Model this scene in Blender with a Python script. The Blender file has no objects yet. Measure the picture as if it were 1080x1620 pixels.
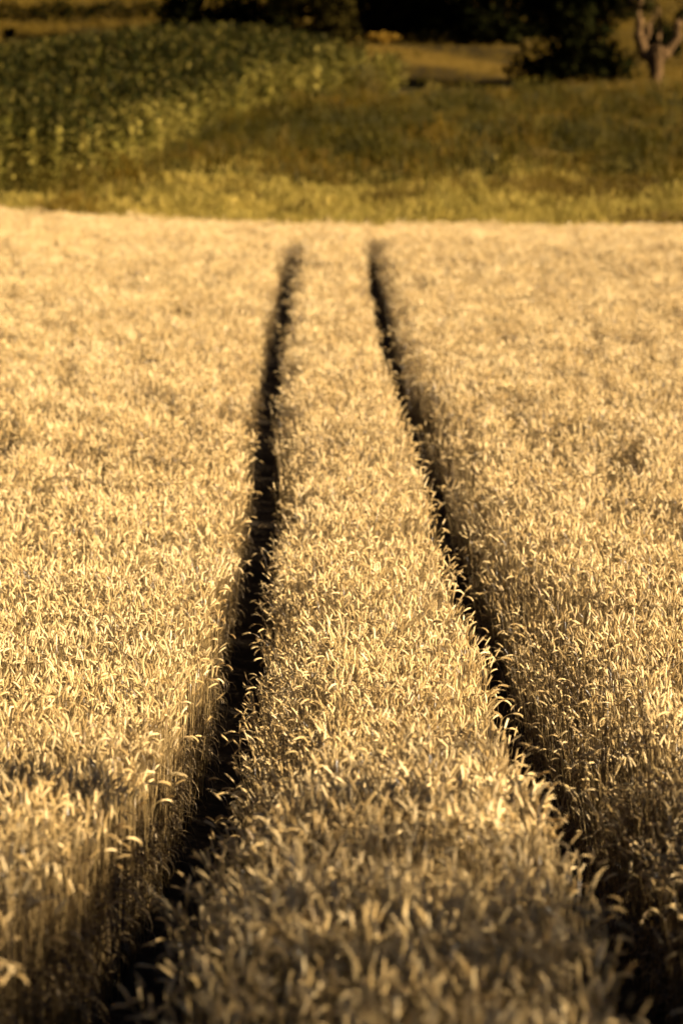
import bpy, math, random
import numpy as np
from mathutils import Vector, Matrix

rnd = random.Random(7)
rng = np.random.default_rng(11)
S = bpy.context.scene
COL = S.collection

# ------------------------------------------------------------------ camera
K = 0.75                                      # depth scale: 101 mm lens
FPX, CX, CY = 6075.0 * K, 540.0, 810.0        # in pixels of a 1080 x 1620 frame
PITCH = math.radians(8.0)
CAM = Vector((0.0, 0.0, 3.6))
cam_d = bpy.data.cameras.new('camera')
cam = bpy.data.objects.new('camera', cam_d)
COL.objects.link(cam)
cam.location = CAM
cam.rotation_euler = (math.radians(90) - PITCH, 0, 0)
cam_d.sensor_fit = 'VERTICAL'
cam_d.sensor_height = 36.0
cam_d.sensor_width = 24.0
cam_d.lens = 135.0 * K
cam_d.clip_start = 0.5
cam_d.clip_end = 4000
cam_d.dof.use_dof = True
cam_d.dof.focus_distance = 24.5 * K
cam_d.dof.aperture_fstop = 2.0
S.camera = cam

# ------------------------------------------------------------------ light
SUN_EL = math.radians(21)
SUN_AZ = math.radians(74)      # from straight behind the camera round to the right
to_sun = Vector((math.sin(SUN_AZ) * math.cos(SUN_EL), -math.cos(SUN_AZ) * math.cos(SUN_EL), math.sin(SUN_EL)))
W = bpy.data.worlds.new('World')
S.world = W
W.use_nodes = True
wn = W.node_tree
for n in list(wn.nodes):
    wn.nodes.remove(n)
sky = wn.nodes.new('ShaderNodeTexSky')
sky.sky_type = 'NISHITA'
sky.sun_disc = False
sky.air_density = 0.12
sky.dust_density = 0.3
sky.ozone_density = 0.6
sky.sun_elevation = SUN_EL
sky.sun_rotation = math.atan2(to_sun.x, to_sun.y)
bg = wn.nodes.new('ShaderNodeBackground')
bg.inputs['Strength'].default_value = 0.05
wo = wn.nodes.new('ShaderNodeOutputWorld')
wn.links.new(sky.outputs[0], bg.inputs[0])
wn.links.new(bg.outputs[0], wo.inputs[0])
sun_d = bpy.data.lights.new('sun', 'SUN')
sun_d.energy = 5.0
sun_d.angle = math.radians(0.5)
sun_d.color = (1.0, 0.88, 0.685)
sun = bpy.data.objects.new('sun', sun_d)
COL.objects.link(sun)
sun.location = (20, -10, 30)
sun.rotation_euler = (-to_sun).to_track_quat('-Z', 'Y').to_euler()
S.view_settings.view_transform = 'Standard'
S.view_settings.look = 'None'
S.view_settings.exposure = 2.42
S.view_settings.gamma = 1.0
S.view_settings.use_curve_mapping = False
S.render.engine = 'CYCLES'
S.cycles.max_bounces = 4
S.cycles.diffuse_bounces = 1
S.cycles.glossy_bounces = 1
S.cycles.transmission_bounces = 2
S.cycles.use_denoising = True

# ------------------------------------------------------------------ terrain
CROP_H = 0.80
# canopy of the wheat, in camera space: depth along the axis, distance below the axis
prof = [(-60, 3.6), (0, 1.95), (6, 1.77), (13.5, 1.55), (15.5, 1.49), (17.7, 1.42), (20.7, 1.29), (24.6, 1.08), (28.7, 0.78),
        (32.4, 0.43), (37.3, -0.09), (42.1, -0.65), (46.9, -1.24), (53.1, -1.93), (57.6, -2.44), (72.4, -4.13),
        (86.8, -5.90), (104, -7.65)]
gp = [(z, d + CROP_H) for z, d in prof] +  [(112, -7.75), (130, -10.6), (160, -15.3), (192, -20.3), (212, -22.8), (235, -25.7),
      (270, -31.4), (320, -39.8), (420, -58), (600, -95), (900, -165), (1300, -265)]
gp = [(z * K, d) for z, d in gp]
cp_, sp_ = math.cos(PITCH), math.sin(PITCH)
GY = np.array([z * cp_ - d * sp_ for z, d in gp])
GZ = np.array([CAM.z - z * sp_ - d * cp_ for z, d in gp])


def _pchip(x, y):
    h = np.diff(x); s = np.diff(y) / h
    m = np.zeros_like(y)
    m[1:-1] = (s[:-1] * h[1:] + s[1:] * h[:-1]) / (h[:-1] + h[1:])
    m[0], m[-1] = s[0], s[-1]
    def ev(q):
        q = np.asarray(q, float)
        i = np.clip(np.searchsorted(x, q) - 1, 0, len(x) - 2)
        t = (q - x[i]) / h[i]
        t2, t3 = t * t, t * t * t
        return ((2 * t3 - 3 * t2 + 1) * y[i] + (t3 - 2 * t2 + t) * h[i] * m[i] + (-2 * t3 + 3 * t2) * y[i + 1] + (t3 - t2) * h[i] * m[i + 1])
    return ev


_gz = _pchip(GY, GZ)


def ground(x, y):
    x = np.asarray(x, float); y = np.asarray(y, float)
    g = _gz(y)
    g = g + 1.6 * np.exp(-(((x + 7.5) / 9.0) ** 2) - (((y - 199 * K) / (22.0 * K)) ** 2))            # the rise the maize stands on
    k = np.clip((y - 225 * K) / 60, 0, 1)
    g = g + k * (0.25 * np.sin(x * 0.055 + 0.6) + 0.2 * np.sin(y * 0.06 + x * 0.03))
    return g


def at(px, py, z):
    """a pixel of the photograph at depth z, as a world point"""
    X = (px - CX) / FPX * z
    d = (py - CY) / FPX * z
    return Vector((X, z * cp_ - d * sp_, CAM.z - z * sp_ - d * cp_))


def on_ground(px, py, lo=104 * K):
    prev = lo
    for i in range(4000):
        z = lo + i * 0.2
        p = at(px, py, z)
        if p.z <= float(ground(p.x, p.y)):
            return p, z
    return p, z


# centre lines of the two wheel tracks
TR = [(1500, 146, 13.5), (1400, 220, 15.5), (1300, 278, 17.7), (1200, 333, 20.7), (1100, 369, 24.6), (1000, 391, 28.7), (900, 402, 32.4),
      (800, 417, 37.3), (700, 423, 42.1), (650, 424, 46.9), (600, 427, 53.1), (560, 432, 57.6), (480, 450, 72.4), (430, 456, 80.5), (400, 464, 86.8), (385, 478, 90.0)]
TL = [(1500, 1056, 13.5), (1400, 995, 15.5), (1300, 934, 17.7), (1200, 868, 20.7), (1100, 816, 24.6), (1000, 773, 28.7), (900, 738, 32.4),
      (800, 709, 37.3), (700, 680, 42.1), (650, 656, 46.9), (600, 633, 53.1), (560, 621, 57.6), (480, 601, 72.4), (430, 592, 80.5), (400, 592, 86.8), (385, 602, 90.0)]


def path(tab):
    Y, X = [], []
    for py, px, z in tab:
        p = at(px, py, z * K); Y.append(p.y); X.append(p.x)
    Y, X = np.array(Y), np.array(X)
    Y = np.concatenate([[-20.0], Y]); X = np.concatenate([[X[0] + 0.05], X])
    return _pchip(Y, X), Y[-1]


left_x, LEND = path(TR)
right_x, REND = path(TL)
TEND = 89.6 * K


def vnoise(x, y, scale, seed):
    """smooth value noise, 0..1"""
    r = np.random.default_rng(seed).random((64, 64))
    u = np.asarray(x) / scale + 17.3; v = np.asarray(y) / scale + 5.1
    i = np.floor(u).astype(int); j = np.floor(v).astype(int)
    fu = u - i; fv = v - j
    fu = fu * fu * (3 - 2 * fu); fv = fv * fv * (3 - 2 * fv)
    g = lambda a, b: r[a % 64, b % 64]
    return (g(i, j) * (1 - fu) + g(i + 1, j) * fu) * (1 - fv) + (g(i, j + 1) * (1 - fu) + g(i + 1, j + 1) * fu) * fv


def far_edge(x):
    """where the wheat ends, in Y: farther off on the left"""
    x = np.asarray(x, float)
    return (103.4 + np.clip((-x - 1.2) / 7.9, 0, 2.0) * 10.5) * K + 0.35 * np.sin(x * 0.9) + 0.25 * np.sin(x * 4.1) + rng.normal(0, .15, x.shape)


# ------------------------------------------------------------------ materials
def new_mat(name):
    m = bpy.data.materials.new(name); m.use_nodes = True
    nt = m.node_tree
    for n in list(nt.nodes):
        nt.nodes.remove(n)
    out = nt.nodes.new('ShaderNodeOutputMaterial')
    return m, nt, out


def ramp(nt, fac, stops):
    r = nt.nodes.new('ShaderNodeValToRGB')
    e = r.color_ramp.elements
    e[0].position, e[0].color = stops[0][0], (*stops[0][1], 1)
    e[1].position, e[1].color = stops[-1][0], (*stops[-1][1], 1)
    for p, c in stops[1:-1]:
        k = e.new(p); k.color = (*c, 1)
    nt.links.new(fac, r.inputs[0])
    return r.outputs[0]


def noise(nt, vec, scale, detail=3.0, rough=0.55):
    n = nt.nodes.new('ShaderNodeTexNoise')
    n.inputs['Scale'].default_value = scale
    n.inputs['Detail'].default_value = detail
    n.inputs['Roughness'].default_value = rough
    if vec is not None:
        nt.links.new(vec, n.inputs['Vector'])
    return n.outputs['Fac']


def mix(nt, fac, a, b, mode='MIX'):
    m = nt.nodes.new('ShaderNodeMix'); m.data_type = 'RGBA'; m.blend_type = mode
    for sock, v in ((m.inputs[0], fac), (m.inputs[6], a), (m.inputs[7], b)):
        if hasattr(v, 'is_linked'):
            nt.links.new(v, sock)
        elif isinstance(v, (int, float)):
            sock.default_value = v
        else:
            sock.default_value = (*v, 1)
    return m.outputs[2]


def math_n(nt, op, a, b=0.0, c=None, clamp=False):
    m = nt.nodes.new('ShaderNodeMath'); m.operation = op; m.use_clamp = clamp
    for i, v in enumerate((a, b) if c is None else (a, b, c)):
        if hasattr(v, 'is_linked'):
            nt.links.new(v, m.inputs[i])
        else:
            m.inputs[i].default_value = v
    return m.outputs[0]


def leafy(nt, out, color, rough=0.55, trans=0.25, spec=0.3):
    p = nt.nodes.new('ShaderNodeBsdfPrincipled')
    p.inputs['Roughness'].default_value = rough
    p.inputs['Specular IOR Level'].default_value = spec
    t = nt.nodes.new('ShaderNodeBsdfTranslucent')
    mx = nt.nodes.new('ShaderNodeMixShader'); mx.inputs[0].default_value = trans
    for s in (p.inputs['Base Color'], t.inputs['Color']):
        if hasattr(color, 'is_linked'):
            nt.links.new(color, s)
        else:
            s.default_value = (*color, 1)
    nt.links.new(p.outputs[0], mx.inputs[1]); nt.links.new(t.outputs[0], mx.inputs[2])
    nt.links.new(mx.outputs[0], out.inputs['Surface'])


def plant_mat(name, stops, patch_scale=0.0, patch_stops=None, patch_mix=0.5, trans=0.25, rough=0.55, spec=0.3):
    """colour that varies from plant to plant (and, over the field, from patch to patch)"""
    m, nt, out = new_mat(name)
    oi = nt.nodes.new('ShaderNodeObjectInfo')
    c = ramp(nt, oi.outputs['Random'], stops)
    if patch_stops:
        f = noise(nt, oi.outputs['Location'], patch_scale, 4.0, 0.6)
        c = mix(nt, patch_mix, c, ramp(nt, f, patch_stops))
    leafy(nt, out, c, rough, trans, spec)
    return m


M = {}
M['ear'] = plant_mat('wheat_ear', [(0.0, (0.16, 0.09, 0.028)), (0.2, (0.36, 0.22, 0.072)), (0.45, (0.52, 0.335, 0.12)), (0.75, (0.63, 0.43, 0.175)), (1.0, (0.71, 0.52, 0.255))], 0.7,
                     [(0.34, (0.30, 0.20, 0.085)), (0.5, (0.60, 0.405, 0.155)), (0.64, (0.70, 0.52, 0.26))], 0.3, trans=0.05, rough=0.5, spec=0.3)
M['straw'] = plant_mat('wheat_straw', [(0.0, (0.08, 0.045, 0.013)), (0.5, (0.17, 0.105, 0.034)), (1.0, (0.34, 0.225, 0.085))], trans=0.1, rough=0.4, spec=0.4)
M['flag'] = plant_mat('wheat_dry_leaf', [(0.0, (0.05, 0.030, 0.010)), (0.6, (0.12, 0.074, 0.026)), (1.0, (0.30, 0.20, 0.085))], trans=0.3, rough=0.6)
M['maize_leaf'] = plant_mat('maize_leaf', [(0.0, (0.0060, 0.0068, 0.0007)), (0.6, (0.0136, 0.0131, 0.0014)), (0.85, (0.0255, 0.0225, 0.0022)), (1.0, (0.0637, 0.0496, 0.0056))], 0.12,
                            [(0.35, (0.0091, 0.0097, 0.0011)), (0.65, (0.0270, 0.0233, 0.0022))], 0.3, trans=0.2, rough=0.7, spec=0.04)
M['maize_low'] = plant_mat('maize_low_leaf', [(0.0, (0.0818, 0.0662, 0.0101)), (0.6, (0.1799, 0.1338, 0.0204)), (1.0, (0.3269, 0.2363, 0.0488))], trans=0.25, rough=0.6, spec=0.04)  # yellowing lower leaves, also used to paint the sunlit edge of the block
M['maize_tassel'] = plant_mat('maize_tassel', [(0.0, (0.0240, 0.0184, 0.0024)), (1.0, (0.1200, 0.0840, 0.0128))], trans=0.2, spec=0.04)
M['grass_pale'] = plant_mat('grass_pale', [(0.0, (0.1118, 0.0818, 0.0105)), (0.6, (0.2396, 0.1695, 0.0288)), (1.0, (0.3994, 0.2724, 0.0630))], 0.4,
                            [(0.35, (0.0879, 0.0666, 0.0105)), (0.62, (0.3195, 0.2119, 0.0367))], 0.5, trans=0.25, spec=0.04)
M['grass_green'] = plant_mat('grass_green', [(0.0, (0.0127, 0.0110, 0.0007)), (0.6, (0.0382, 0.0289, 0.0020)), (1.0, (0.0910, 0.0620, 0.0048))], 0.30,
                             [(0.36, (0.0145, 0.0127, 0.0012)), (0.5, (0.0491, 0.0348, 0.0025)), (0.64, (0.1272, 0.0639, 0.0041))], 0.55, trans=0.2, spec=0.04)
M['grass_gold'] = plant_mat('grass_gold', [(0.0, (0.0495, 0.0297, 0.0027)), (1.0, (0.1350, 0.0792, 0.0081))], 0.15,
                            [(0.38, (0.0270, 0.0171, 0.0018)), (0.62, (0.1260, 0.0720, 0.0072))], 0.5, trans=0.2, spec=0.04)
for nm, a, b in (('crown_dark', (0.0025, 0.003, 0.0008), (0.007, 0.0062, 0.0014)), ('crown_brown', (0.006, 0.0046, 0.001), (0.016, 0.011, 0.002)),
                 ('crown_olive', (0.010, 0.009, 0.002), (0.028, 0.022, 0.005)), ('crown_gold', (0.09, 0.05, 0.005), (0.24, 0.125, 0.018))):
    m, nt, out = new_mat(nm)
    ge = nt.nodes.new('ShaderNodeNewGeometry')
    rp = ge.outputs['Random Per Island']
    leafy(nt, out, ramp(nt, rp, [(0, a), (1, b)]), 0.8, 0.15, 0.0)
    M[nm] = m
# bark
m, nt, out = new_mat('bark')
tc = nt.nodes.new('ShaderNodeTexCoord')
mp = nt.nodes.new('ShaderNodeMapping'); mp.inputs['Scale'].default_value = (6, 6, 1.0)
nt.links.new(tc.outputs['Object'], mp.inputs['Vector'])
f = noise(nt, mp.outputs[0], 2.0, 5.0, 0.65)
p = nt.nodes.new('ShaderNodeBsdfPrincipled'); p.inputs['Roughness'].default_value = 0.95; p.inputs['Specular IOR Level'].default_value = 0.02
nt.links.new(ramp(nt, f, [(0.35, (0.006, 0.0032, 0.001)), (0.66, (0.105, 0.058, 0.022))]), p.inputs['Base Color'])
bp = nt.nodes.new('ShaderNodeBump'); bp.inputs['Strength'].default_value = 0.6; bp.inputs['Distance'].default_value = 0.05
nt.links.new(f, bp.inputs['Height']); nt.links.new(bp.outputs[0], p.inputs['Normal'])
nt.links.new(p.outputs[0], out.inputs['Surface'])
M['bark'] = m


def soil_mat(name, stops, scale, bump=0.03):
    m, nt, out = new_mat(name)
    ge = nt.nodes.new('ShaderNodeNewGeometry')
    f = noise(nt, ge.outputs['Position'], scale, 6.0, 0.65)
    p = nt.nodes.new('ShaderNodeBsdfPrincipled'); p.inputs['Roughness'].default_value = 0.95
    p.inputs['Specular IOR Level'].default_value = 0.02
    nt.links.new(ramp(nt, f, stops), p.inputs['Base Color'])
    b = nt.nodes.new('ShaderNodeBump'); b.inputs['Strength'].default_value = 0.8; b.inputs['Distance'].default_value = bump
    nt.links.new(f, b.inputs['Height']); nt.links.new(b.outputs[0], p.inputs['Normal'])
    nt.links.new(p.outputs[0], out.inputs['Surface'])
    return m


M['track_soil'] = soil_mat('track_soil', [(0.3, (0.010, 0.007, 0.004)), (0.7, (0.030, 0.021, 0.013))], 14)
# the open ground: earth under the wheat, green sward, dry hillside with shade stripes painted on far off
m, nt, out = new_mat('open_ground')
ge = nt.nodes.new('ShaderNodeNewGeometry')
sx = nt.nodes.new('ShaderNodeSeparateXYZ'); nt.links.new(ge.outputs['Position'], sx.inputs[0])
fine = noise(nt, ge.outputs['Position'], 5.0, 6.0, 0.65)
big = noise(nt, ge.outputs['Position'], 0.06, 4.0, 0.6)
soil = ramp(nt, fine, [(0.3, (0.012, 0.008, 0.005)), (0.7, (0.035, 0.025, 0.015))])
sward = mix(nt, 0.5, ramp(nt, fine, [(0.3, (0.012, 0.012, 0.003)), (0.7, (0.05, 0.04, 0.008))]), ramp(nt, big, [(0.35, (0.015, 0.015, 0.003)), (0.65, (0.06, 0.045, 0.009))]))
band_v = nt.nodes.new('ShaderNodeCombineXYZ')
nt.links.new(math_n(nt, 'MULTIPLY', sx.outputs[0], 0.006), band_v.inputs[0])
nt.links.new(math_n(nt, 'ADD', math_n(nt, 'MULTIPLY', sx.outputs[1], 0.05), math_n(nt, 'MULTIPLY', sx.outputs[0], 0.012)), band_v.inputs[1])
bands = noise(nt, band_v.outputs[0], 1.6, 3.0, 0.5)
dry = mix(nt, 0.35, ramp(nt, bands, [(0.42, (0.010, 0.008, 0.002)), (0.5, (0.04, 0.026, 0.005)), (0.60, (0.11, 0.068, 0.013))]), ramp(nt, fine, [(0.3, (0.03, 0.020, 0.004)), (0.7, (0.10, 0.062, 0.012))]))  # dry hillside colour with the shade stripes painted in
f1 = math_n(nt, 'MULTIPLY', math_n(nt, 'SUBTRACT', sx.outputs[1], 103.0 * K), 0.5, clamp=True)
f2 = math_n(nt, 'MULTIPLY', math_n(nt, 'SUBTRACT', sx.outputs[1], 205.0 * K), 0.12, clamp=True)
c = mix(nt, f2, mix(nt, f1, soil, sward), dry)
p = nt.nodes.new('ShaderNodeBsdfPrincipled'); p.inputs['Roughness'].default_value = 0.95; p.inputs['Specular IOR Level'].default_value = 0.02
nt.links.new(c, p.inputs['Base Color'])
b = nt.nodes.new('ShaderNodeBump'); b.inputs['Strength'].default_value = 0.7; b.inputs['Distance'].default_value = 0.06
nt.links.new(fine, b.inputs['Height']); nt.links.new(b.outputs[0], p.inputs['Normal'])
nt.links.new(p.outputs[0], out.inputs['Surface'])
M['open_ground'] = m
# mown field: swath stripes, with tree shadows painted into the same colour
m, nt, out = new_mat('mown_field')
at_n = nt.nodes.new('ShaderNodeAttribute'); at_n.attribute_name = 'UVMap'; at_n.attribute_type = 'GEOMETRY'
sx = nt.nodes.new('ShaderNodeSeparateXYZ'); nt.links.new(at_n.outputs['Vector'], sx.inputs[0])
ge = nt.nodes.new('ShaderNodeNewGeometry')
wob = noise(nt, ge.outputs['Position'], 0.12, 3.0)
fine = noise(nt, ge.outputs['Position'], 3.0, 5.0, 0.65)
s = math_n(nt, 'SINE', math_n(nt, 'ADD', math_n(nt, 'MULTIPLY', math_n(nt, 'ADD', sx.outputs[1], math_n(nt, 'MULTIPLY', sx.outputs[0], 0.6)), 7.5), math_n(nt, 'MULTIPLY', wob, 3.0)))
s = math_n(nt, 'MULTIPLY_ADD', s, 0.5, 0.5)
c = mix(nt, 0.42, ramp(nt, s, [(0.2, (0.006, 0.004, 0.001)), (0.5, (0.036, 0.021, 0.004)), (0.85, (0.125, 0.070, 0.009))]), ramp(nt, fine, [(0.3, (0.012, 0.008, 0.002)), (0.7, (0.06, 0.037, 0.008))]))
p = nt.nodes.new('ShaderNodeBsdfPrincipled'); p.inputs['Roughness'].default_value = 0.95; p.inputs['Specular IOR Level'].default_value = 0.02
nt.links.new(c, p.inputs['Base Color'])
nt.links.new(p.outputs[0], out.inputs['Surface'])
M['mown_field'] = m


# ------------------------------------------------------------------ mesh helpers
class MB:
    def __init__(self):
        self.v, self.f, self.mi = [], [], []

    def quad_strip(self, L, R, mi=0):
        b = len(self.v)
        for a, c in zip(L, R):
            self.v += [tuple(a), tuple(c)]
        for i in range(len(L) - 1):
            self.f.append((b + 2 * i, b + 2 * i + 1, b + 2 * i + 3, b + 2 * i + 2)); self.mi.append(mi)

    def tube(self, pts, radii, n=5, mi=0, cap=True):
        pts = [Vector(p) for p in pts]
        b = len(self.v)
        ref = Vector((0.31, 0.95, 0.1))
        for i, p in enumerate(pts):
            t = (pts[min(i + 1, len(pts) - 1)] - pts[max(i - 1, 0)]).normalized()
            if abs(t.dot(ref)) > 0.95:
                ref = Vector((0.95, -0.2, 0.31))
            u = t.cross(ref).normalized(); w = t.cross(u)
            for k in range(n):
                a = 2 * math.pi * k / n
                self.v.append(tuple(p + (u * math.cos(a) + w * math.sin(a)) * radii[i]))
        for i in range(len(pts) - 1):
            for k in range(n):
                self.f.append((b + i * n + k, b + i * n + (k + 1) % n, b + (i + 1) * n + (k + 1) % n, b + (i + 1) * n + k)); self.mi.append(mi)
        if cap:
            self.f.append(tuple(b + (len(pts) - 1) * n + k for k in range(n))); self.mi.append(mi)

    def lens(self, c, axis, side, length, width, thick, mi=0):
        """a pointed grain-like body"""
        c = Vector(c); t = axis.normalized(); s = (side - t * side.dot(t)).normalized(); n = t.cross(s)
        b = len(self.v)
        self.v.append(tuple(c - t * length * 0.45))
        m0 = c - t * length * 0.05
        for d in (s * width, n * thick, -s * width, -n * thick):
            self.v.append(tuple(m0 + d * 0.5))
        self.v.append(tuple(c + t * length * 0.55))
        for k in range(4):
            self.f.append((b, b + 1 + (k + 1) % 4, b + 1 + k)); self.f.append((b + 5, b + 1 + k, b + 1 + (k + 1) % 4)); self.mi += [mi, mi]

    def mesh(self, name, mats, smooth=False):
        me = bpy.data.meshes.new(name)
        me.from_pydata(self.v, [], self.f)
        for m in mats:
            me.materials.append(m)
        if len(mats) > 1:
            me.polygons.foreach_set('material_index', self.mi)
        if smooth:
            me.polygons.foreach_set('use_smooth', [True] * len(me.polygons))
        me.update()
        return me


def link(name, me, parent=None):
    o = bpy.data.objects.new(name, me); COL.objects.link(o)
    if parent:
        o.parent = parent
    return o


def tag(o, label=None, cat=None, group=None, kind=None):
    for k, v in (('label', label), ('category', cat), ('group', group), ('kind', kind)):
        if v:
            o[k] = v
    return o


def empty(name, loc, rz=0.0):
    o = bpy.data.objects.new(name, None); COL.objects.link(o)
    o.location = loc; o.rotation_euler = (0, 0, rz); o.empty_display_size = 0.3
    return o


def scatter(name, P, E, SC, IDX, sources):
    """one object whose points carry copies of the source plants"""
    me = bpy.data.meshes.new(name)
    n = len(P)
    me.vertices.add(n)
    me.vertices.foreach_set('co', np.asarray(P, np.float32).ravel())
    a = me.attributes.new('turn', 'FLOAT_VECTOR', 'POINT'); a.data.foreach_set('vector', np.asarray(E, np.float32).ravel())
    a = me.attributes.new('size', 'FLOAT', 'POINT'); a.data.foreach_set('value', np.asarray(SC, np.float32).ravel())
    a = me.attributes.new('pick', 'INT', 'POINT'); a.data.foreach_set('value', np.asarray(IDX, np.int32).ravel())
    o = link(name, me)
    ng = bpy.data.node_groups.new(name + '_plants', 'GeometryNodeTree')
    ng.interface.new_socket('Geometry', in_out='INPUT', socket_type='NodeSocketGeometry')
    ng.interface.new_socket('Geometry', in_out='OUTPUT', socket_type='NodeSocketGeometry')
    gi = ng.nodes.new('NodeGroupInput'); go = ng.nodes.new('NodeGroupOutput')
    ci = ng.nodes.new('GeometryNodeCollectionInfo')
    ci.inputs['Collection'].default_value = sources
    ci.inputs['Separate Children'].default_value = True
    ci.inputs['Reset Children'].default_value = True
    ip = ng.nodes.new('GeometryNodeInstanceOnPoints'); ip.inputs['Pick Instance'].default_value = True
    def attr(nm, ty):
        k = ng.nodes.new('GeometryNodeInputNamedAttribute'); k.data_type = ty; k.inputs['Name'].default_value = nm
        return k.outputs['Attribute']
    er = ng.nodes.new('FunctionNodeEulerToRotation')
    L = ng.links.new
    L(attr('turn', 'FLOAT_VECTOR'), er.inputs[0]); L(er.outputs[0], ip.inputs['Rotation'])
    L(attr('size', 'FLOAT'), ip.inputs['Scale']); L(attr('pick', 'INT'), ip.inputs['Instance Index'])
    L(gi.outputs[0], ip.inputs['Points']); L(ci.outputs[0], ip.inputs['Instance']); L(ip.outputs[0], go.inputs[0])
    md = o.modifiers.new('plants', 'NODES'); md.node_group = ng
    return o


def source_set(name, meshes, mod=None):
    c = bpy.data.collections.new(name)
    for i, me in enumerate(meshes):
        o = bpy.data.objects.new('%s_%03d' % (name, i), me)
        c.objects.link(o)
    return c


def eulers(yaw, axis_ang, tilt):
    """yaw about the plant, then a tilt of the plant towards the horizontal direction axis_ang"""
    ax, ay = -np.sin(axis_ang), np.cos(axis_ang)
    c, s = np.cos(tilt), np.sin(tilt); C = 1 - c
    T = np.zeros((len(yaw), 3, 3))
    T[:, 0, 0] = c + ax * ax * C; T[:, 0, 1] = ax * ay * C; T[:, 0, 2] = ay * s
    T[:, 1, 0] = ax * ay * C; T[:, 1, 1] = c + ay * ay * C; T[:, 1, 2] = -ax * s
    T[:, 2, 0] = -ay * s; T[:, 2, 1] = ax * s; T[:, 2, 2] = c
    Z = np.zeros_like(T); cy, sy = np.cos(yaw), np.sin(yaw)
    Z[:, 0, 0] = cy; Z[:, 0, 1] = -sy; Z[:, 1, 0] = sy; Z[:, 1, 1] = cy; Z[:, 2, 2] = 1
    R = T @ Z
    return np.stack([np.arctan2(R[:, 2, 1], R[:, 2, 2]), -np.arcsin(np.clip(R[:, 2, 0], -1, 1)), np.arctan2(R[:, 1, 0], R[:, 0, 0])], 1)


# ------------------------------------------------------------------ wheat plants
def wheat_curve(r, nod, height=0.80, ear=0.085):
    """spine points: straight straw, then a neck bending towards +x by the angle nod, then the ear"""
    pts = []
    lean = r.uniform(-0.03, 0.05)
    L0 = height - ear - 0.085
    p = Vector((0, 0, 0)); a = lean
    for i in range(5):
        pts.append((p.copy(), a)); p += Vector((math.sin(a), r.uniform(-.012, .012), math.cos(a))) * L0 / 4.0
    neck = 0.115
    for i in range(5):
        a += nod * 0.62 / 5
        p += Vector((math.sin(a), r.uniform(-.03, .03), math.cos(a))) * neck / 5
        pts.append((p.copy(), a))
    ear_pts = [(p.copy(), a)]
    side = r.uniform(-.15, .15)
    for i in range(9):
        a += nod * 0.38 / 9
        p += Vector((math.sin(a), side, math.cos(a))) * ear / 9
        ear_pts.append((p.copy(), a))
    return pts, ear_pts


def wheat_parts(r, nod, ms, me_, ml, mis=(0, 1, 2), height=0.80, leaf=2, ear=0.058):
    pts, ep = wheat_curve(r, nod, height, ear)
    ms.tube([p for p, a in pts], [0.0018] * 4 + [0.0015] + [0.0013] * (len(pts) - 5), 4, mis[0], False)
    # ear: three ranks of spikelets up the rachis, short awns
    tw = r.uniform(0, math.pi)
    n = 11
    for i in range(n):
        t = i / (n - 1) * 8.6
        k = int(t); u = t - k
        p = ep[k][0].lerp(ep[min(k + 1, 9)][0], u)
        d = (ep[min(k + 1, 9)][0] - ep[max(k - 0, 0)][0])
        d = d.normalized() if d.length > 0 else (ep[9][0] - ep[8][0]).normalized()
        s1 = d.cross(Vector((math.sin(tw), math.cos(tw), 0.2))).normalized(); s2 = d.cross(s1)
        w = 0.0092 * (0.52 + 0.62 * math.sin(math.pi * min(1, (i + 1.2) / n)))
        sg = 1 if i % 2 else -1
        for q, off in ((s1, sg * 0.0034), (s2, 0.0036), (s2, -0.0036)):
            ax = (d + q * (0.30 if off > 0 else -0.30)).normalized()
            me_.lens(p + q * off, ax, s1 if q is s2 else s2, 0.0135, w * 0.66, w * 0.54, mis[1])
        for q in (s1 * sg + s2 * r.uniform(-1, 1), s2 * -sg + s1 * r.uniform(-1, 1)):
            a0 = p + d * 0.008 + q * 0.004
            a1 = a0 + (d + q * 0.45).normalized() * r.uniform(0.005, 0.018)
            wv = d.cross(q).normalized() * 0.0004
            me_.quad_strip([a0 - wv, a1 - wv * .3], [a0 + wv, a1 + wv * .3], mis[1])
    # withered leaves down the straw
    for k in range(0 if r.random() < .4 else 1, leaf):
        h = (height - 0.2) * (r.uniform(0.75, 1.0) if k == 0 else r.uniform(0.25, 0.92))
        az = r.uniform(0, 2 * math.pi); ln = r.uniform(0.12, 0.22)
        L, R = [], []
        q = Vector((0, 0, h)); e = r.uniform(0.3, 1.1)
        base = Vector((pts[3][0].x * h / max(pts[3][0].z, .1), 0, 0))
        sv = Vector((-math.sin(az), math.cos(az), 0))
        for i in range(6):
            w = (0.0034 if k == 0 else 0.0065) * (1 - (i / 5.3) ** 2)
            tw2 = sv * w + Vector((0, 0, w * r.uniform(-.4, .4)))
            L.append(base + q - tw2); R.append(base + q + tw2)
            e -= r.uniform(0.25, 0.65)
            q = q + Vector((math.cos(az) * math.cos(e), math.sin(az) * math.cos(e), math.sin(e))) * ln / 5
        ml.quad_strip(L, R, mis[2])


NODS = [0.1, 0.2, 0.35, 0.5, 0.7, 0.9, 0.6, 1.1, 1.3, 1.6, 1.9, 2.2, 2.6, 0.15, 0.4, 0.8, 2.0, 0.55, 1.0, 2.4]
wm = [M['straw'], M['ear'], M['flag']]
stalk_meshes = []
for i, nd in enumerate(NODS):
    b = MB(); r = random.Random(100 + i)
    wheat_parts(r, nd, b, b, b, height=0.80 + r.uniform(-.03, .03), leaf=r.choice((4, 5, 6)))
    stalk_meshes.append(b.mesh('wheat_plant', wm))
stalks = source_set('wheat_plants', stalk_meshes)
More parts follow.
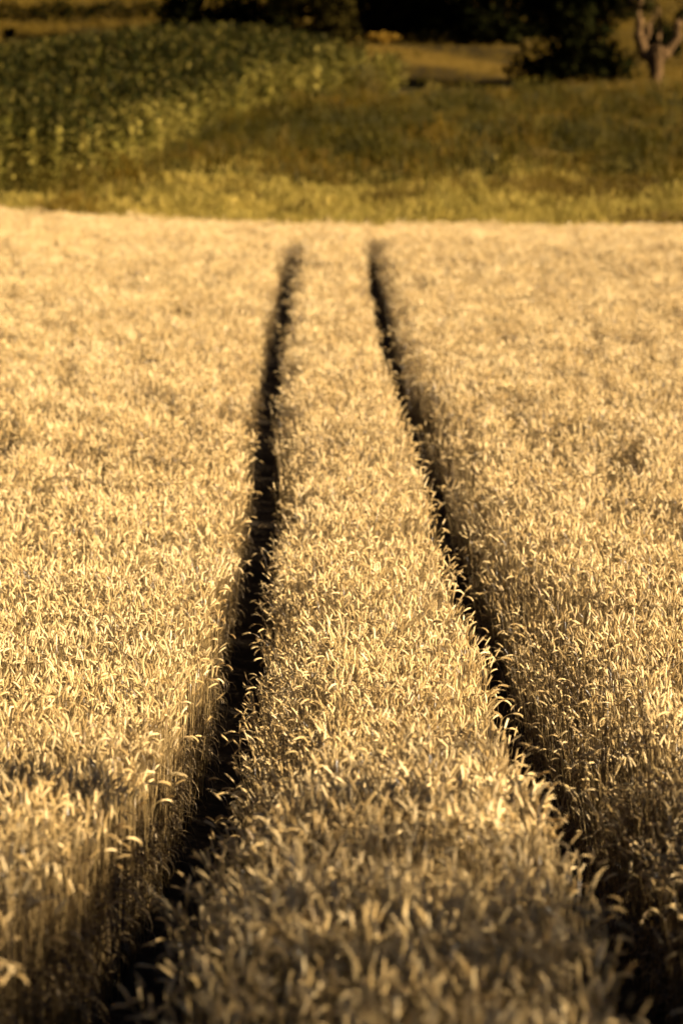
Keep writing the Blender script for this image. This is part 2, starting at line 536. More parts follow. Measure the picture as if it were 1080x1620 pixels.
# tufts of nine plants for the part of the field far from the camera
tuft_meshes = []
for i in range(10):
    B = MB(); r = random.Random(300 + i)
    for k in range(9):
        b = MB()
        wheat_parts(r, r.choice(NODS), b, b, b, height=0.80 + r.uniform(-.05, .04), leaf=r.choice((3, 4)))
        ya = r.uniform(0, 6.283); dx, dy = r.uniform(-.075, .075), r.uniform(-.075, .075)
        c_, s_ = math.cos(ya), math.sin(ya); o = len(B.v)
        B.v += [(x * c_ - y * s_ + dx, x * s_ + y * c_ + dy, z) for x, y, z in b.v]
        B.f += [tuple(q + o for q in f) for f in b.f]; B.mi += b.mi
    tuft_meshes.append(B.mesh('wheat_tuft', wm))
tufts = source_set('wheat_tufts', tuft_meshes)


def jitter_grid(x0, x1, y0, y1, dens):
    st = 1 / math.sqrt(dens)
    xs = np.arange(x0, x1, st); ys = np.arange(y0, y1, st)
    X, Y = np.meshgrid(xs, ys)
    X = X.ravel() + rng.uniform(-.5, .5, X.size) * st * 1.6; Y = Y.ravel() + rng.uniform(-.5, .5, Y.size) * st * 1.6
    return X, Y


def half_width(Y):
    return 0.0905 / K * Y + np.where(Y < 36 * K, 2.0, 3.5)


NEAR_END = 38.0 * K
GAP = 0.24
for part in ('left', 'middle', 'right'):
    sets = []
    for near in (True, False):
        y0, y1 = (3.0, NEAR_END) if near else (NEAR_END, 130.0 * K)
        hw = float(half_width(np.array(y1)))
        X, Y = jitter_grid(-hw, hw, y0, y1, 620 if near else 62)
        xl, xr = left_x(np.minimum(Y, TEND)), right_x(np.minimum(Y, TEND))
        wob = (vnoise(X * 0, Y, 0.35, 3) - 0.5) * 0.09
        gap = GAP + 0.05 * np.clip((21 * K - Y) / (7 * K), 0, 1) + wob + rng.normal(0, 0.02, X.size)
        open_ = Y < TEND
        inside = (np.abs(X - xl) < gap) | (np.abs(X - xr) < gap)
        if near:                                            # a thicker stand at the near end
            X2, Y2 = jitter_grid(-4, 4, 3.0, 16.0, 260)
            X, Y = np.concatenate([X, X2]), np.concatenate([Y, Y2])
            xl, xr = left_x(np.minimum(Y, TEND)), right_x(np.minimum(Y, TEND))
            wob = (vnoise(X * 0, Y, 0.35, 3) - 0.5) * 0.09
            gap = GAP + 0.05 * np.clip((21 * K - Y) / (7 * K), 0, 1) + wob + rng.normal(0, 0.02, X.size)
            open_ = Y < TEND
            inside = (np.abs(X - xl) < gap) | (np.abs(X - xr) < gap)
        thin = vnoise(X, Y, 0.11 if near else 0.2, 77) + 0.6 * vnoise(X, Y, 0.45, 78) < rng.uniform(.52, .98, X.size)
        keep = ~thin & (np.abs(X) < half_width(Y)) & (Y < far_edge(X)) & ~(inside & open_)
        split_l, split_r = xl, xr
        keep &= {'left': X < split_l, 'middle': (X >= split_l) & (X < split_r), 'right': X >= split_r}[part]
        X, Y, xl, xr, open_ = X[keep], Y[keep], xl[keep], xr[keep], open_[keep]
        n = len(X)
        # distance to the nearest bank of a track, and which way the track lies
        dl, dr = X - xl, X - xr
        nd = np.where(np.abs(dl) < np.abs(dr), dl, dr)
        dist = np.abs(nd) - GAP
        toward = np.where(nd > 0, math.pi, 0.0)
        reach = np.where(nd > 0, np.where(Y < 30 * K, 0.42, 0.20), 0.12)          # the bank on the right-hand side of a track slumps farther
        e = np.where(open_, np.clip(1 - dist / reach, 0, 1), 0)
        p1 = vnoise(X, Y, 1.1, 5); p2 = vnoise(X, Y, 0.32, 6); p3 = vnoise(X, Y, 4.0, 8)
        hgt = 1.0 + (p1 - .5) * 0.08 + (p2 - .5) * (0.10 if near else 0.13) + rng.normal(0, 0.035, n) - e * np.where(nd > 0, 0.10, 0.06)
        tilt = np.abs(rng.normal(0, 0.07, n)) + 0.35 * np.clip(p3 - .5, 0, 1)
        ang = rng.uniform(0, 2 * math.pi, n)
        lean = e ** 1.3 * rng.uniform(0.0, 1.0, n) * np.where(nd > 0, 0.22, 0.09)
        ang = np.where(e > 0.15, toward + rng.normal(0, .5, n), ang); tilt = np.where(e > 0.15, lean, tilt)
        yaw = rng.uniform(0, 2 * math.pi, n)
        if near:
            yaw = np.where(rng.random(n) < np.maximum(e, 0.0) * np.where(nd > 0, .6, .3), toward + rng.normal(0, .9, n), yaw)
        E = eulers(yaw, ang, tilt)
        Z = ground(X, Y) - e * np.where(nd > 0, 0.27 if near else 0.16, 0.05)
        q = p2 * .5 + rng.random(n) * .5
        idx = rng.integers(0, len(NODS) if near else 10, n)
        sets.append((np.stack([X, Y, Z], 1), E, hgt, idx, near))
    # near and far plants share one source set so each stretch stays one object
    both = bpy.data.collections.new('wheat_%s_plants' % part)
    for i, me in enumerate(stalk_meshes + tuft_meshes):
        both.objects.link(bpy.data.objects.new('wheat_source_%03d' % (i + 100 * ('left', 'middle', 'right').index(part)), me))
    P = np.concatenate([s[0] for s in sets]); E = np.concatenate([s[1] for s in sets]); H = np.concatenate([s[2] for s in sets])
    I = np.concatenate([s[3] if s[4] else s[3] + len(stalk_meshes) for s in sets])
    o = scatter('wheat', P, E, H, I, both)
    tag(o, {'left': 'ripe golden wheat filling the field left of both dark wheel tracks',
            'middle': 'strip of ripe golden wheat standing between the two dark wheel tracks',
            'right': 'ripe golden wheat filling the field right of both dark wheel tracks'}[part], 'wheat', None, 'stuff')
    print('wheat', part, len(P))

# ------------------------------------------------------------------ ground, wheel tracks
ys = np.concatenate([np.arange(-60, 110, 1.0), np.arange(110, 330, 2.0), np.arange(330, 1200, 15.0)])
xs = np.concatenate([np.arange(-420, -60, 15.0), np.arange(-60, 60, 1.5), np.arange(60, 421, 15.0)])
XX, YY = np.meshgrid(xs, ys)
ZZ = ground(XX, YY)
me = bpy.data.meshes.new('ground')
nx, ny = len(xs), len(ys)
I = np.arange(nx * ny).reshape(ny, nx)
F = np.stack([I[:-1, :-1], I[:-1, 1:], I[1:, 1:], I[1:, :-1]], -1).reshape(-1, 4)
me.from_pydata(np.stack([XX, YY, ZZ], -1).reshape(-1, 3).tolist(), [], F.tolist())
me.materials.append(M['open_ground'])
me.polygons.foreach_set('use_smooth', [True] * len(me.polygons))
tag(link('ground', me), kind='structure')
for fx, side in ((left_x, 'left'), (right_x, 'right')):
    V, F = [], []
    yy = np.arange(-15, TEND + 0.3, 0.25)
    prof_x = [-0.24, -0.16, -0.08, 0.08, 0.16, 0.24]
    for j, y in enumerate(yy):
        for k, dx in enumerate(prof_x):
            x = float(fx(y)) + dx + 0.015 * math.sin(y * 3.1 + k)
            dz = 0.055 if k in (0, 5) else (0.03 if k in (1, 4) else 0.012)
            V.append((x, float(y), float(ground(x, y)) + dz + 0.006 * math.sin(y * 5.3 + k * 2)))
    for j in range(len(yy) - 1):
        for k in range(5):
            a = j * 6 + k
            F.append((a, a + 1, a + 7, a + 6))
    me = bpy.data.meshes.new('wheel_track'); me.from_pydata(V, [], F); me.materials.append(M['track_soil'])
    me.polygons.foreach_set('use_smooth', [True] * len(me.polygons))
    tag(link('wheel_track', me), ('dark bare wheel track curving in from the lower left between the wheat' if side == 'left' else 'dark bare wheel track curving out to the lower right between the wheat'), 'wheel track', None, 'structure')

# ------------------------------------------------------------------ single stalks hanging over the tracks
def stalk_thing(loc, yaw, tilt_dir, tilt, seed, nod, label, group, height=0.80):
    r = random.Random(seed)
    s_, e_, l_ = MB(), MB(), MB()
    wheat_parts(r, nod, s_, e_, l_, (0, 0, 0), height)
    blades = []
    for k in range(len(l_.v) // 12):
        q = MB(); q.v = l_.v[12 * k:12 * k + 12]; q.f = [tuple(i - 12 * k for i in f) for f in l_.f[5 * k:5 * k + 5]]; q.mi = [0] * 5
        blades.append(q)
    root = empty('wheat_stalk', loc)
    E = eulers(np.array([yaw]), np.array([tilt_dir]), np.array([tilt]))[0]
    root.rotation_euler = tuple(float(v) for v in E)
    tag(root, label, 'wheat stalk', group)
    link('stem', s_.mesh('stem', [M['straw']]), root)
    link('ear', e_.mesh('ear', [M['ear']]), root)
    for q in blades:
        link('leaf', q.mesh('leaf', [M['flag']]), root)
    return root


def copy_stalk(root, loc, yaw, tilt_dir, tilt, scale):
    c = root.copy(); COL.objects.link(c)
    c.location = loc
    c.rotation_euler = tuple(float(v) for v in eulers(np.array([yaw]), np.array([tilt_dir]), np.array([tilt]))[0])
    c.scale = (scale,) * 3
    for ch in root.children:
        k = ch.copy(); COL.objects.link(k); k.parent = c
    return c


BANKS = [(left_x, -1, 'left bank of the left wheel track', 'stalks along the left bank of the left track'),
         (left_x, 1, 'right bank of the left wheel track', 'stalks along the right bank of the left track'),
         (right_x, -1, 'left bank of the right wheel track', 'stalks along the left bank of the right track'),
         (right_x, 1, 'right bank of the right wheel track', 'stalks along the right bank of the right track')]
for bi, (fx, sg, words_, grp) in enumerate(BANKS):
    protos = []
    for k in range(26):
        y = (13.0 + 21.0 * rnd.random()) * K
        x = float(fx(y)) + sg * (GAP + 0.05 * min(1, max(0, (21 * K - y) / (7 * K))) + rnd.uniform(0.0, 0.14))
        loc = (x, y, float(ground(x, y)) - rnd.uniform(0.04, 0.24))
        toward = math.pi if sg > 0 else 0.0
        yaw = toward + rnd.uniform(-1.0, 1.0); td = toward + rnd.uniform(-.5, .5); tl = rnd.uniform(0.02, 0.16)
        if k < 5:
            protos.append(stalk_thing(loc, yaw, td, tl, 900 + bi * 10 + k, rnd.uniform(0.7, 2.4), 'ripe wheat stalk nodding out over the ' + words_, grp, rnd.uniform(.76, .83)))
        else:
            copy_stalk(protos[k % 5], loc, yaw, td, tl, rnd.uniform(.93, 1.05))

# ------------------------------------------------------------------ meadow grass
def grass_mesh(seed, nb, rad, h0, h1, w, mat, heads=0):
    r = random.Random(seed); b = MB()
    for k in range(nb):
        a = r.uniform(0, 6.283); d = rad * math.sqrt(r.random())
        x, y = d * math.cos(a), d * math.sin(a)
        az = r.uniform(0, 6.283); h = r.uniform(h0, h1); bend = r.uniform(.1, .9)
        sv = Vector((-math.sin(az), math.cos(az), 0)); L, R = [], []
        for i in range(4):
            t = i / 3
            p = Vector((x + math.cos(az) * bend * h * t * t * .7, y + math.sin(az) * bend * h * t * t * .7, h * t * (1 - .25 * bend * t)))
            ww = w * (1 - t ** 1.6 * .9)
            L.append(p - sv * ww); R.append(p + sv * ww)
        b.quad_strip(L, R)
    for k in range(heads):
        x, y = r.uniform(-rad, rad), r.uniform(-rad, rad); h = h1 * r.uniform(1.0, 1.35)
        b.tube([(x, y, 0), (x + .02, y, h * .6), (x + .05, y, h)], [.006, .005, .004], 3, 0)
        for q in range(5):
            b.lens((x + .05 + r.uniform(-.03, .03), y + r.uniform(-.03, .03), h - q * .035), Vector((r.uniform(-.4, .4), r.uniform(-.4, .4), 1)), Vector((1, 0, 0)), .09, .035, .03)
    return b.mesh('grass_tuft', [mat])


pale = [grass_mesh(500 + i, 70, .30, .10, .34, .006, M['grass_pale'], 2) for i in range(5)]
green = [grass_mesh(520 + i, 75, .34, .15, .52, .011, M['grass_green'], 3) for i in range(5)] + [grass_mesh(530 + i, 30, .22, .25, .75, .03, M['grass_green'], 6) for i in range(3)]
gold = [grass_mesh(540 + i, 60, .40, .15, .50, .010, M['grass_gold'], 4) for i in range(4)]

# maize boundary on the ground, from the near left corner round to the far right corner
maize_px = [(-160, 316), (0, 312), (60, 309), (180, 298), (250, 272), (330, 226), (420, 193), (500, 172), (570, 150), (618, 132)]
maize_b = [on_ground(x, y)[0] for x, y in maize_px]
poly = [(p.x, p.y) for p in maize_b] + [(3.0, 204 * K), (0, 207 * K), (-16, 208 * K), (-34, 205 * K), (-40, 190 * K)]


def in_poly(X, Y, poly):
    ins = np.zeros(len(X), bool); n = len(poly)
    for i in range(n):
        (x0, y0), (x1, y1) = poly[i], poly[(i + 1) % n]
        c = ((y0 > Y) != (y1 > Y)) & (X < (x1 - x0) * (Y - y0) / (y1 - y0 + 1e-9) + x0)
        ins ^= c
    return ins


X, Y = jitter_grid(-32, 34, 102 * K, 206 * K, 11)
keep = (Y > far_edge(X) + 0.25) & ~in_poly(X, Y, poly) & (np.abs(X) < 0.0905 / K * Y + 7)
def row(X, Y, up=0.0):
    h = CAM.z - (ground(X, Y) + up)
    return CY + FPX * (h * cp_ - Y * sp_) / (Y * cp_ + h * sp_)


keep &= (row(X, Y) > 168) | (X < 2)
X, Y = X[keep], Y[keep]; n = len(X)
pp = np.clip((154 * K - Y) / 18.0 + (vnoise(X, Y, 3.0, 21) - .5) * .9, 0.05, 1)      # pale short grass by the wheat, rank growth behind
is_pale = rng.random(n) < pp
size = rng.uniform(.65, 1.25, n) * (0.55 + 0.9 * vnoise(X, Y, 1.6, 22))
yaw = rng.uniform(0, 6.283, n)
cg = bpy.data.collections.new('meadow_plants')
for i, me in enumerate(pale + green + gold):
    cg.objects.link(bpy.data.objects.new('grass_source_%03d' % i, me))
idx = np.where(is_pale, rng.integers(0, 5, n), 5 + rng.integers(0, 8, n))
gold_patch = (vnoise(X, Y, 2.6, 23) > .68) & (Y > 116 * K) & (rng.random(n) < .6)
idx = np.where(gold_patch, 13 + rng.integers(0, 4, n), idx)
o = scatter('meadow_grass', np.stack([X, Y, ground(X, Y)], 1), np.stack([0 * yaw, 0 * yaw, yaw], 1), size, idx, cg)
tag(o, 'rough green and yellow meadow grass behind the wheat field', 'grass', None, 'stuff')
print('meadow', n)
# dry golden hillside grass beyond the meadow
X, Y = jitter_grid(-48, 50, 206 * K, 420 * K, 1.2)
X += rng.uniform(-.3, .3, X.size)
fb = [on_ground(596, 132, 190 * K)[0], on_ground(838, 134, 190 * K)[0], on_ground(832, 76, 190 * K)[0], on_ground(575, 70, 190 * K)[0]]
fpoly = [(p.x, p.y) for p in fb]
keep = (np.abs(X) < 0.0905 / K * Y + 8) & ~in_poly(X, Y, fpoly) & (vnoise(X, Y, 5, 31) > .3) & ((Y > fb[0].y + 2) | (X < fb[0].x - 1) | (X > fb[1].x + 1))
X, Y = X[keep], Y[keep]; n = len(X)
yaw = rng.uniform(0, 6.283, n)
ch = bpy.data.collections.new('hillside_plants')
for i, me in enumerate(gold):
    ch.objects.link(bpy.data.objects.new('dry_source_%03d' % i, me))
o = scatter('hillside_grass', np.stack([X, Y, ground(X, Y)], 1), np.stack([0 * yaw, 0 * yaw, yaw], 1), rng.uniform(0.8, 1.5, n), rng.integers(0, 4, n), ch)
tag(o, 'dry golden grass on the far slope around the trees', 'grass', None, 'stuff')
# mown far field
X, Y = jitter_grid(-2, 16, 205 * K, 330 * K, 3.0)
q_ = in_poly(X, Y, fpoly) & (rng.random(X.size) < .45) | (np.abs(Y - fb[0].y + .4) < 1.0) & (X > fb[0].x - 1) & (X < fb[1].x + 1)
X, Y = X[q_], Y[q_]; n = len(X); yaw = rng.uniform(0, 6.283, n)
o = scatter('stubble_grass', np.stack([X, Y, ground(X, Y)], 1), np.stack([0 * yaw, 0 * yaw, yaw], 1), rng.uniform(.35, .75, n), rng.integers(0, 4, n), ch)
tag(o, 'sparse dry tufts left on the mown field beyond the meadow', 'grass', None, 'stuff')
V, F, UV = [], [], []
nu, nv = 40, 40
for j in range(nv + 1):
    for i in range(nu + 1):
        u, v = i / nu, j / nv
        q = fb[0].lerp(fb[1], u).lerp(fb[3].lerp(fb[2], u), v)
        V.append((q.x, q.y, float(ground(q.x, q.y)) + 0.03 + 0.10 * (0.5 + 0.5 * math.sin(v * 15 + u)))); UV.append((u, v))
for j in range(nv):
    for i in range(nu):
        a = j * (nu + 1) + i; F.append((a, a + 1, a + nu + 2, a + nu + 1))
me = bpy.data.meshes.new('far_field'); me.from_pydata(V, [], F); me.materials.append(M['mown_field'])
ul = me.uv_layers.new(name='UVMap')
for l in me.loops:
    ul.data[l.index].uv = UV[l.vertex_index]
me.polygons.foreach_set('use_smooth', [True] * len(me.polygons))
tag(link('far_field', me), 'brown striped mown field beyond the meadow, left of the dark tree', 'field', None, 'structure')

# ------------------------------------------------------------------ maize
def maize_mesh(seed, edge=False):
    r = random.Random(seed); b = MB()
    H = r.uniform(1.5, 2.15) if edge else r.uniform(1.95, 2.6)
    b.tube([(0, 0, 0), (.01, 0, H * .5), (.02, .01, H * .92)], [.014, .011, .006], 4, 0)
    az = r.uniform(0, 6.28)
    for k in range(12):
        h = H * (.10 + .80 * k / 11); az += math.pi + r.uniform(-.5, .5)
        ln = r.uniform(.75, 1.1) * (1 - .35 * abs(k / 11 - .5)); e = r.uniform(.95, 1.4); w0 = r.uniform(.045, .065)
        q = Vector((0, 0, h)); L, R = [], []
        sv = Vector((-math.sin(az), math.cos(az), 0))
        for i in range(7):
            t = i / 6; w = w0 * math.sin(math.pi * min(1, .25 + t * .75)) if t < .99 else .002
            d = sv * w + Vector((0, 0, r.uniform(-.01, .01)))
            L.append(q - d); R.append(q + d)
            e -= r.uniform(.12, .38)
            q = q + Vector((math.cos(az) * math.cos(e), math.sin(az) * math.cos(e), math.sin(e))) * ln / 6
        b.quad_strip(L, R, 2 if k < 4 or (edge and r.random() < .75) or (k < 7 and r.random() < .3) else 0)
    for k in range(6):
        a = r.uniform(0, 6.28); t = Vector((.02, .01, H * .9)); s = r.uniform(.1, .45)
        b.tube([t, t + Vector((math.cos(a) * s * .12, math.sin(a) * s * .12, .14)), t + Vector((math.cos(a) * s * .3, math.sin(a) * s * .3, .26))], [.007, .008, .005], 3, 1)
    return b.mesh('maize_plant', [M['maize_leaf'], M['maize_tassel'], M['maize_low']])


cm = source_set('maize_plants', [maize_mesh(700 + i) for i in range(10)] + [maize_mesh(720 + i, True) for i in range(6)])
rows = np.arange(-46, 12, 0.85); al = np.arange(112 * K, 212 * K, 0.27)
RX, RY = np.meshgrid(rows, al)
th = math.radians(-6)
X = (RX * math.cos(th) - (RY - 160 * K) * math.sin(th)).ravel(); Y = (160 * K + RX * math.sin(th) + (RY - 160 * K) * math.cos(th)).ravel()
X = X + rng.normal(0, .05, X.size); Y = Y + rng.normal(0, .05, X.size)
keep = in_poly(X, Y, poly) & (np.abs(X) < 0.0905 / K * Y + 5)
X, Y = X[keep], Y[keep]; n = len(X)
size = rng.uniform(.88, 1.1, n) * (.92 + .16 * vnoise(X, Y, 3, 41))
yaw = rng.uniform(0, 6.283, n)
bx = np.array([p[0] for p in poly[:len(maize_b)]]); by = np.array([p[1] for p in poly[:len(maize_b)]])
dd = np.full(n, 1e9)                                    # distance to the open edge: outer rows shorter, coloured yellow as if sunlit
for k in range(len(bx) - 1):
    ex, ey = bx[k + 1] - bx[k], by[k + 1] - by[k]
    t = np.clip(((X - bx[k]) * ex + (Y - by[k]) * ey) / (ex * ex + ey * ey), 0, 1)
    dd = np.minimum(dd, np.hypot(X - bx[k] - t * ex, Y - by[k] - t * ey))
pick = np.where(rng.random(n) < np.clip(1.2 - dd / 3.2, 0.02, 1) * np.clip(1.5 - vnoise(X, Y, 4, 42) * .9, 0, 1), rng.integers(10, 16, n), rng.integers(0, 10, n))
o = scatter('maize_crop', np.stack([X, Y, ground(X, Y)], 1), eulers(yaw, rng.uniform(0, 6.28, n), np.abs(rng.normal(0, .06, n))), size, pick, cm)
tag(o, 'dark green maize crop rising in a rounded block at the left', 'maize crop', None, 'stuff')
print('maize', n)

# ------------------------------------------------------------------ trees and bushes
def leaf_cloud(seed, lobes, n, leaf, mat, hollow=.55):
    """many leaf-clump faces spread through the lobes (cx, cy, cz, rx, ry, rz)"""
    g = np.random.default_rng(seed)
    vol = np.array([l[3] * l[4] * l[5] for l in lobes]) ** (2 / 3); vol /= vol.sum()
    V, F = [], []
    pick = g.choice(len(lobes), n, p=vol)
    d = g.normal(size=(n, 3)); d /= np.linalg.norm(d, axis=1)[:, None]
    rad = hollow + (1 - hollow) * g.random(n) ** .6
    rad *= 1 + .16 * np.sin(d[:, 0] * 5 + seed) * np.cos(d[:, 2] * 6 + d[:, 1] * 4) + g.normal(0, .05, n)
    L = np.array(lobes)[pick]
    C = L[:, :3] + d * rad[:, None] * L[:, 3:]
    nrm = d + g.normal(0, .6, (n, 3)); nrm /= np.linalg.norm(nrm, axis=1)[:, None]
    a = np.cross(nrm, g.normal(size=(n, 3))); a /= np.linalg.norm(a, axis=1)[:, None]
    b = np.cross(nrm, a)
    s = leaf * g.uniform(.6, 1.4, n)[:, None]
    q = np.stack([C - a * s, C - b * s * .55, C + a * s, C + b * s * .55], 1).reshape(-1, 3)
    me = bpy.data.meshes.new('crown')
    me.from_pydata(q.tolist(), [], (np.arange(n * 4).reshape(-1, 4)).tolist())
    me.materials.append(mat)
    return me


def tree(base, h, w, seed, mat, label, n=5000, leaf=.28, skirt=.12, group=None, name='broadleaf_tree', trunk_r=None):
    r = random.Random(seed)
    root = empty(name, base, 0)
    tag(root, label, 'tree', group)
    tr = MB(); R0 = trunk_r or h * .026
    p = [Vector((0, 0, -.4)), Vector((r.uniform(-.1, .1), 0, h * .15)), Vector((r.uniform(-.2, .2), r.uniform(-.2, .2), h * .38)), Vector((r.uniform(-.4, .4), 0, h * .7))]
    tr.tube(p, [R0 * 1.35, R0, R0 * .75, R0 * .3], 8)
    lobes = [(0, 0, h * (skirt + (1 - skirt) * .48), w * .36, w * .36, h * (1 - skirt) * .46)]
    if skirt < .06:                                     # foliage down to the ground
        for k in range(6):
            a = k * 1.05 + r.uniform(-.3, .3); s = w * r.uniform(.18, .24)
            lobes.append((math.cos(a) * w * .27, math.sin(a) * w * .27, s * .62, s, s, s * .8))
    for k in range(11):
        a = k * 2.4 + r.uniform(-.4, .4); t = r.uniform(.0, .9)
        rr = w * .5 * (1 - .75 * (t - .25) ** 2) * .62
        c = Vector((math.cos(a) * rr, math.sin(a) * rr, h * (skirt + .1 + (1 - skirt) * .78 * t)))
        s = w * r.uniform(.17, .25)
        lobes.append((c.x, c.y, c.z, s, s, s * r.uniform(.75, 1.1)))
        st = p[1].lerp(p[3], min(1, t * .8 + .05))
        tr.tube([st, st.lerp(c, .5) + Vector((0, 0, .3)), c], [R0 * .4, R0 * .25, R0 * .08], 5)
    link('trunk', tr.mesh('trunk', [M['bark']], True), root)
    link('crown', leaf_cloud(seed, lobes, n, leaf, mat, .35), root)
    return root


def bush(base, h, w, seed, mat, label, n=1500, leaf=.14, name='bush', group=None, d=None):
    r = random.Random(seed)
    root = empty(name, base); tag(root, label, 'bush', group)
    st = MB(); lobes = [(0, 0, h * .48, w * .36, (d or w) * .36, h * .46)]
    for k in range(7):
        a = k * 2.4; c = Vector((math.cos(a) * w * .3, math.sin(a) * (d or w) * .3, h * r.uniform(.3, .72))); s = min(w, 2.2 * h) * r.uniform(.16, .24)
        lobes.append((c.x, c.y, c.z, s, s, min(s, h * .3)))
        st.tube([(0, 0, -.2), (c.x * .4, c.y * .4, c.z * .5), tuple(c)], [.05, .035, .012], 5)
    link('stems', st.mesh('stems', [M['bark']]), root)
    link('foliage', leaf_cloud(seed, lobes, n, leaf, mat, .3), root)
    return root


def base(px, py):
    return on_ground(px, py, 190 * K)[0]


G = 'dark trees across the top of the picture'
tree(base(905, 138), 12.0, 9.0, 1, M['crown_dark'], 'big very dark tree with foliage down to the ground, beside the bare-trunked tree', 9000, .26, .02)
tree(base(300, 76), 13, 8.0, 2, M['crown_dark'], 'dark tree just behind the crest of the maize, leftmost of its row', 6000, .3, .02, G)
tree(base(400, 72), 14, 8.5, 3, M['crown_dark'], 'dark broad tree behind the highest part of the maize', 6000, .3, .02, G)
tree(base(505, 80), 12, 7.5, 4, M['crown_brown'], 'brownish tree behind the right shoulder of the maize', 5000, .3, .03, G)
tree(base(590, 62), 14, 8.5, 5, M['crown_brown'], 'brownish dark tree above the golden bushes', 5000, .32, .05, G)
tree(base(645, 56), 12, 9.0, 6, M['crown_dark'], 'dark tree behind the left end of the striped mown field', 5000, .32, .04, G)
tree(base(715, 62), 13, 9.5, 7, M['crown_dark'], 'dark tree behind the middle of the striped mown field', 5500, .32, .03, G)
tree(base(795, 70), 14, 8.5, 8, M['crown_dark'], 'dark tree at the right end of the striped mown field', 6000, .32, .03, G)
bush(base(868, 137), 1.35, 4.2, 11, M['crown_olive'], 'low olive bush at the foot of the big dark tree', 1500, .13)
bush(base(552, 78), 1.0, 2.2, 12, M['crown_gold'], 'small bright golden bush at the left of the mown field', 900, .12, group='golden bushes above the mown field')
bush(base(605, 72), 1.1, 3.2, 13, M['crown_gold'], 'wider golden bush just right of the bright one', 1000, .12, group='golden bushes above the mown field')
bush(base(1042, 108), 3.9, 3.2, 14, M['crown_dark'], 'round dark bush seen through the fork of the bare-trunked tree', 1800, .17)
bush(base(16, 72), 1.6, 1.1, 15, M['crown_dark'], 'small dark upright shrub alone on the slope at the far left', 700, .12)
# long leaf bank on the far left slope, put in for streaked shade
hb = base(60, 42)
root = empty('hedge', hb); tag(root, 'long dark hedge across the golden slope above the maize', 'hedge')
lob = [(k * 1.6 - 17, .35 * math.sin(k), 1.1 + .25 * math.sin(k * 2.3), 1.3, 1.1, 1.2 + .2 * math.sin(k * 1.7)) for k in range(20)]
link('foliage', leaf_cloud(16, [(a, b_, c + float(ground(hb.x + a, hb.y)) - hb.z, d, e, f_) for a, b_, c, d, e, f_ in lob], 5000, .2, M['crown_dark'], .3), root)
sm = MB()
for k in range(20):
    a = k * 1.6 - 17; g0 = float(ground(hb.x + a, hb.y)) - hb.z
    sm.tube([(a, 0, g0 - .2), (a + .1, 0, g0 + .7), (a, .1, g0 + 1.4)], [.06, .04, .02], 5)
link('stems', sm.mesh('stems', [M['bark']]), root)

# pollarded tree at the right: short thick trunk, knuckle, rising limbs
pb = base(1036, 143)
root = empty('pollard_tree', pb)
tag(root, 'old bare-trunked tree with short thick trunk and forking limbs', 'tree')
b = MB()
b.tube([(0, 0, -.6), (0.03, 0, .15), (-.02, 0, .7), (.03, 0, 1.2), (-.03, 0, 1.7), (-.02, 0, 2.1), (0.02, 0, 2.5), (.02, 0, 2.75)], [.66, .50, .42, .43, .50, .78, .62, .3], 14)
for q, rr in (((-.55, -.25, 2.15), .33), ((.5, -.3, 2.25), .36), ((.1, -.45, 2.45), .3), ((1.28, -.15, 4.0), .34), ((-1.1, 0, 3.3), .36)):
    q = Vector(q); b.tube([q - Vector((0, 0, rr)), q - Vector((0, 0, rr * .6)), q, q + Vector((.03, 0, rr * .6)), q + Vector((0, 0, rr))], [rr * .3, rr * .8, rr, rr * .8, rr * .25], 9)
b.tube([(-.2, 0, 2.05), (-.75, 0, 2.2), (-.85, .05, 2.75), (-1.15, .05, 3.3), (-1.0, .1, 4.1), (-1.2, .1, 4.9), (-.95, .1, 5.8), (-.85, .1, 7.2), (-.5, 0, 9)], [.40, .42, .33, .29, .29, .22, .22, .16, .07], 9)
b.tube([(.15, 0, 2.1), (.65, -.05, 2.35), (1.0, -.1, 2.85), (1.35, -.1, 3.3), (1.22, -.1, 3.8), (1.3, -.1, 4.05)], [.42, .38, .26, .27, .22, .26], 9)
b.tube([(1.25, -.1, 3.7), (1.55, 0, 4.4), (2.1, .1, 5.2), (2.3, .1, 5.9), (2.9, .1, 6.8)], [.16, .14, .11, .08, .04], 7)
b.tube([(2.1, .1, 5.2), (1.6, .2, 5.5), (1.0, .2, 5.6)], [.09, .06, .03], 6)
b.tube([(2.3, .1, 5.9), (1.7, .1, 6.6), (1.3, .2, 7.6)], [.08, .06, .03], 6)
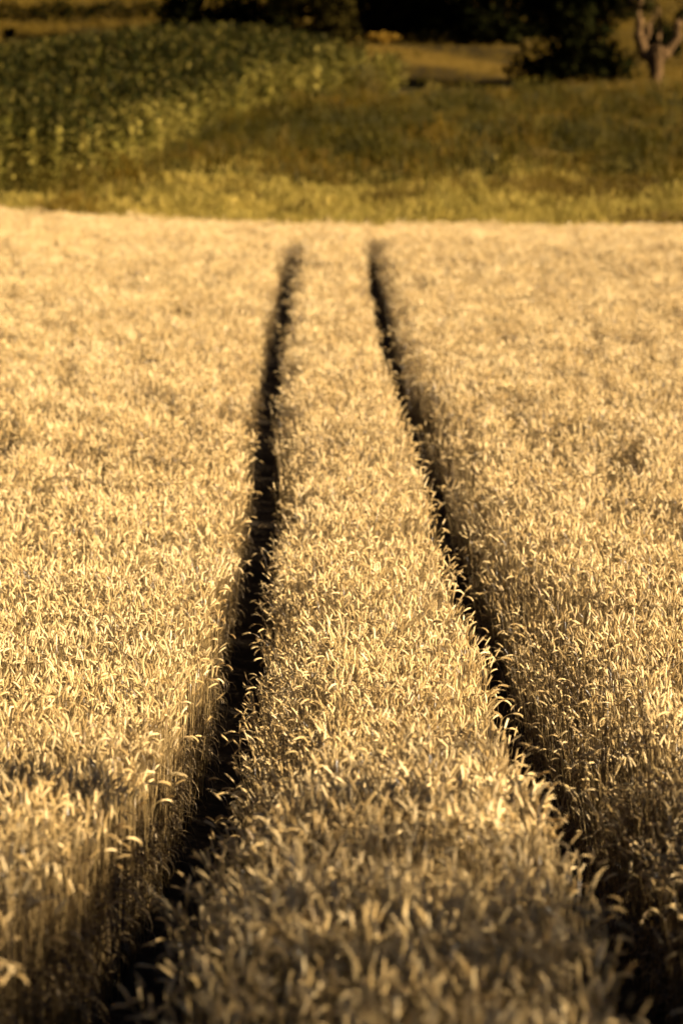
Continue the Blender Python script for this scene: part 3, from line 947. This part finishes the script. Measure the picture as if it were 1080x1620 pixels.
b.tube([(-.95, .1, 4.4), (-1.5, .2, 5.1), (-1.7, .2, 5.9), (-2.2, .2, 7.0)], [.16, .13, .10, .05], 7)
b.tube([(-.85, .1, 2.9), (-.45, .1, 3.5), (-.5, .1, 4.2)], [.22, .19, .16], 8)
b.tube([(-.45, .1, 3.9), (-.1, .2, 4.6), (-.2, .2, 5.6), (.1, .2, 6.8)], [.1, .07, .05, .03], 6)
b.tube([(0, .2, 2.3), (.25, .8, 3.6), (.2, 1.2, 5.4)], [.2, .15, .08], 7)
for k in range(12):
    z0 = rnd.uniform(4.2, 7); a = rnd.uniform(0, 6.28); q = Vector((-1.0, .1, z0)) if k % 2 else Vector((1.2 + (z0 - 3.7) * .5, 0, z0))
    d = Vector((math.cos(a) * .7, math.sin(a) * .5, rnd.uniform(-.1, .9)))
    b.tube([q, q + d * .6, q + d * 1.3 + Vector((0, 0, .15))], [.045, .03, .012], 5)
link('trunk', b.mesh('trunk', [M['bark']], True), root)
link('crown', leaf_cloud(17, [(-1.2, 0, 7.6, 1.9, 1.8, 1.6), (1.0, .3, 8.2, 1.9, 1.8, 1.5), (2.9, .1, 6.9, 1.2, 1.2, .8), (-2.2, .2, 6.6, 1.0, 1.0, .9), (-1.9, .2, 4.9, .8, .8, .7), (2.2, .1, 5.1, .7, .7, .5), (-.6, .3, 5.2, .7, .7, .6), (1.6, .1, 4.5, .5, .5, .4)], 2300, .2, M['crown_olive'], .3), root)

# unseen trees added on the right to darken the near end of the field
SH = [(20, 0.7, 7000, 9.5), (21, 3.9, 1700, 9.5), (20, 7.0, 500, 8.0), (17, -7.5, 5000, 9.0)]
SL = ['broad dense tree off the near right corner of the wheat', 'tree standing between the dense tree and the thin-leaved one at the right of the field',
      'thin-leaved tree at the right of the field, farthest along it', 'dense tree at the right of the field, behind the viewer']
for i, (x, y, n, w) in enumerate(SH):
    tree(Vector((x, y, float(ground(x, y)))), 13.5, w, 60 + i, M['crown_olive'], SL[i], n, .15, .2)
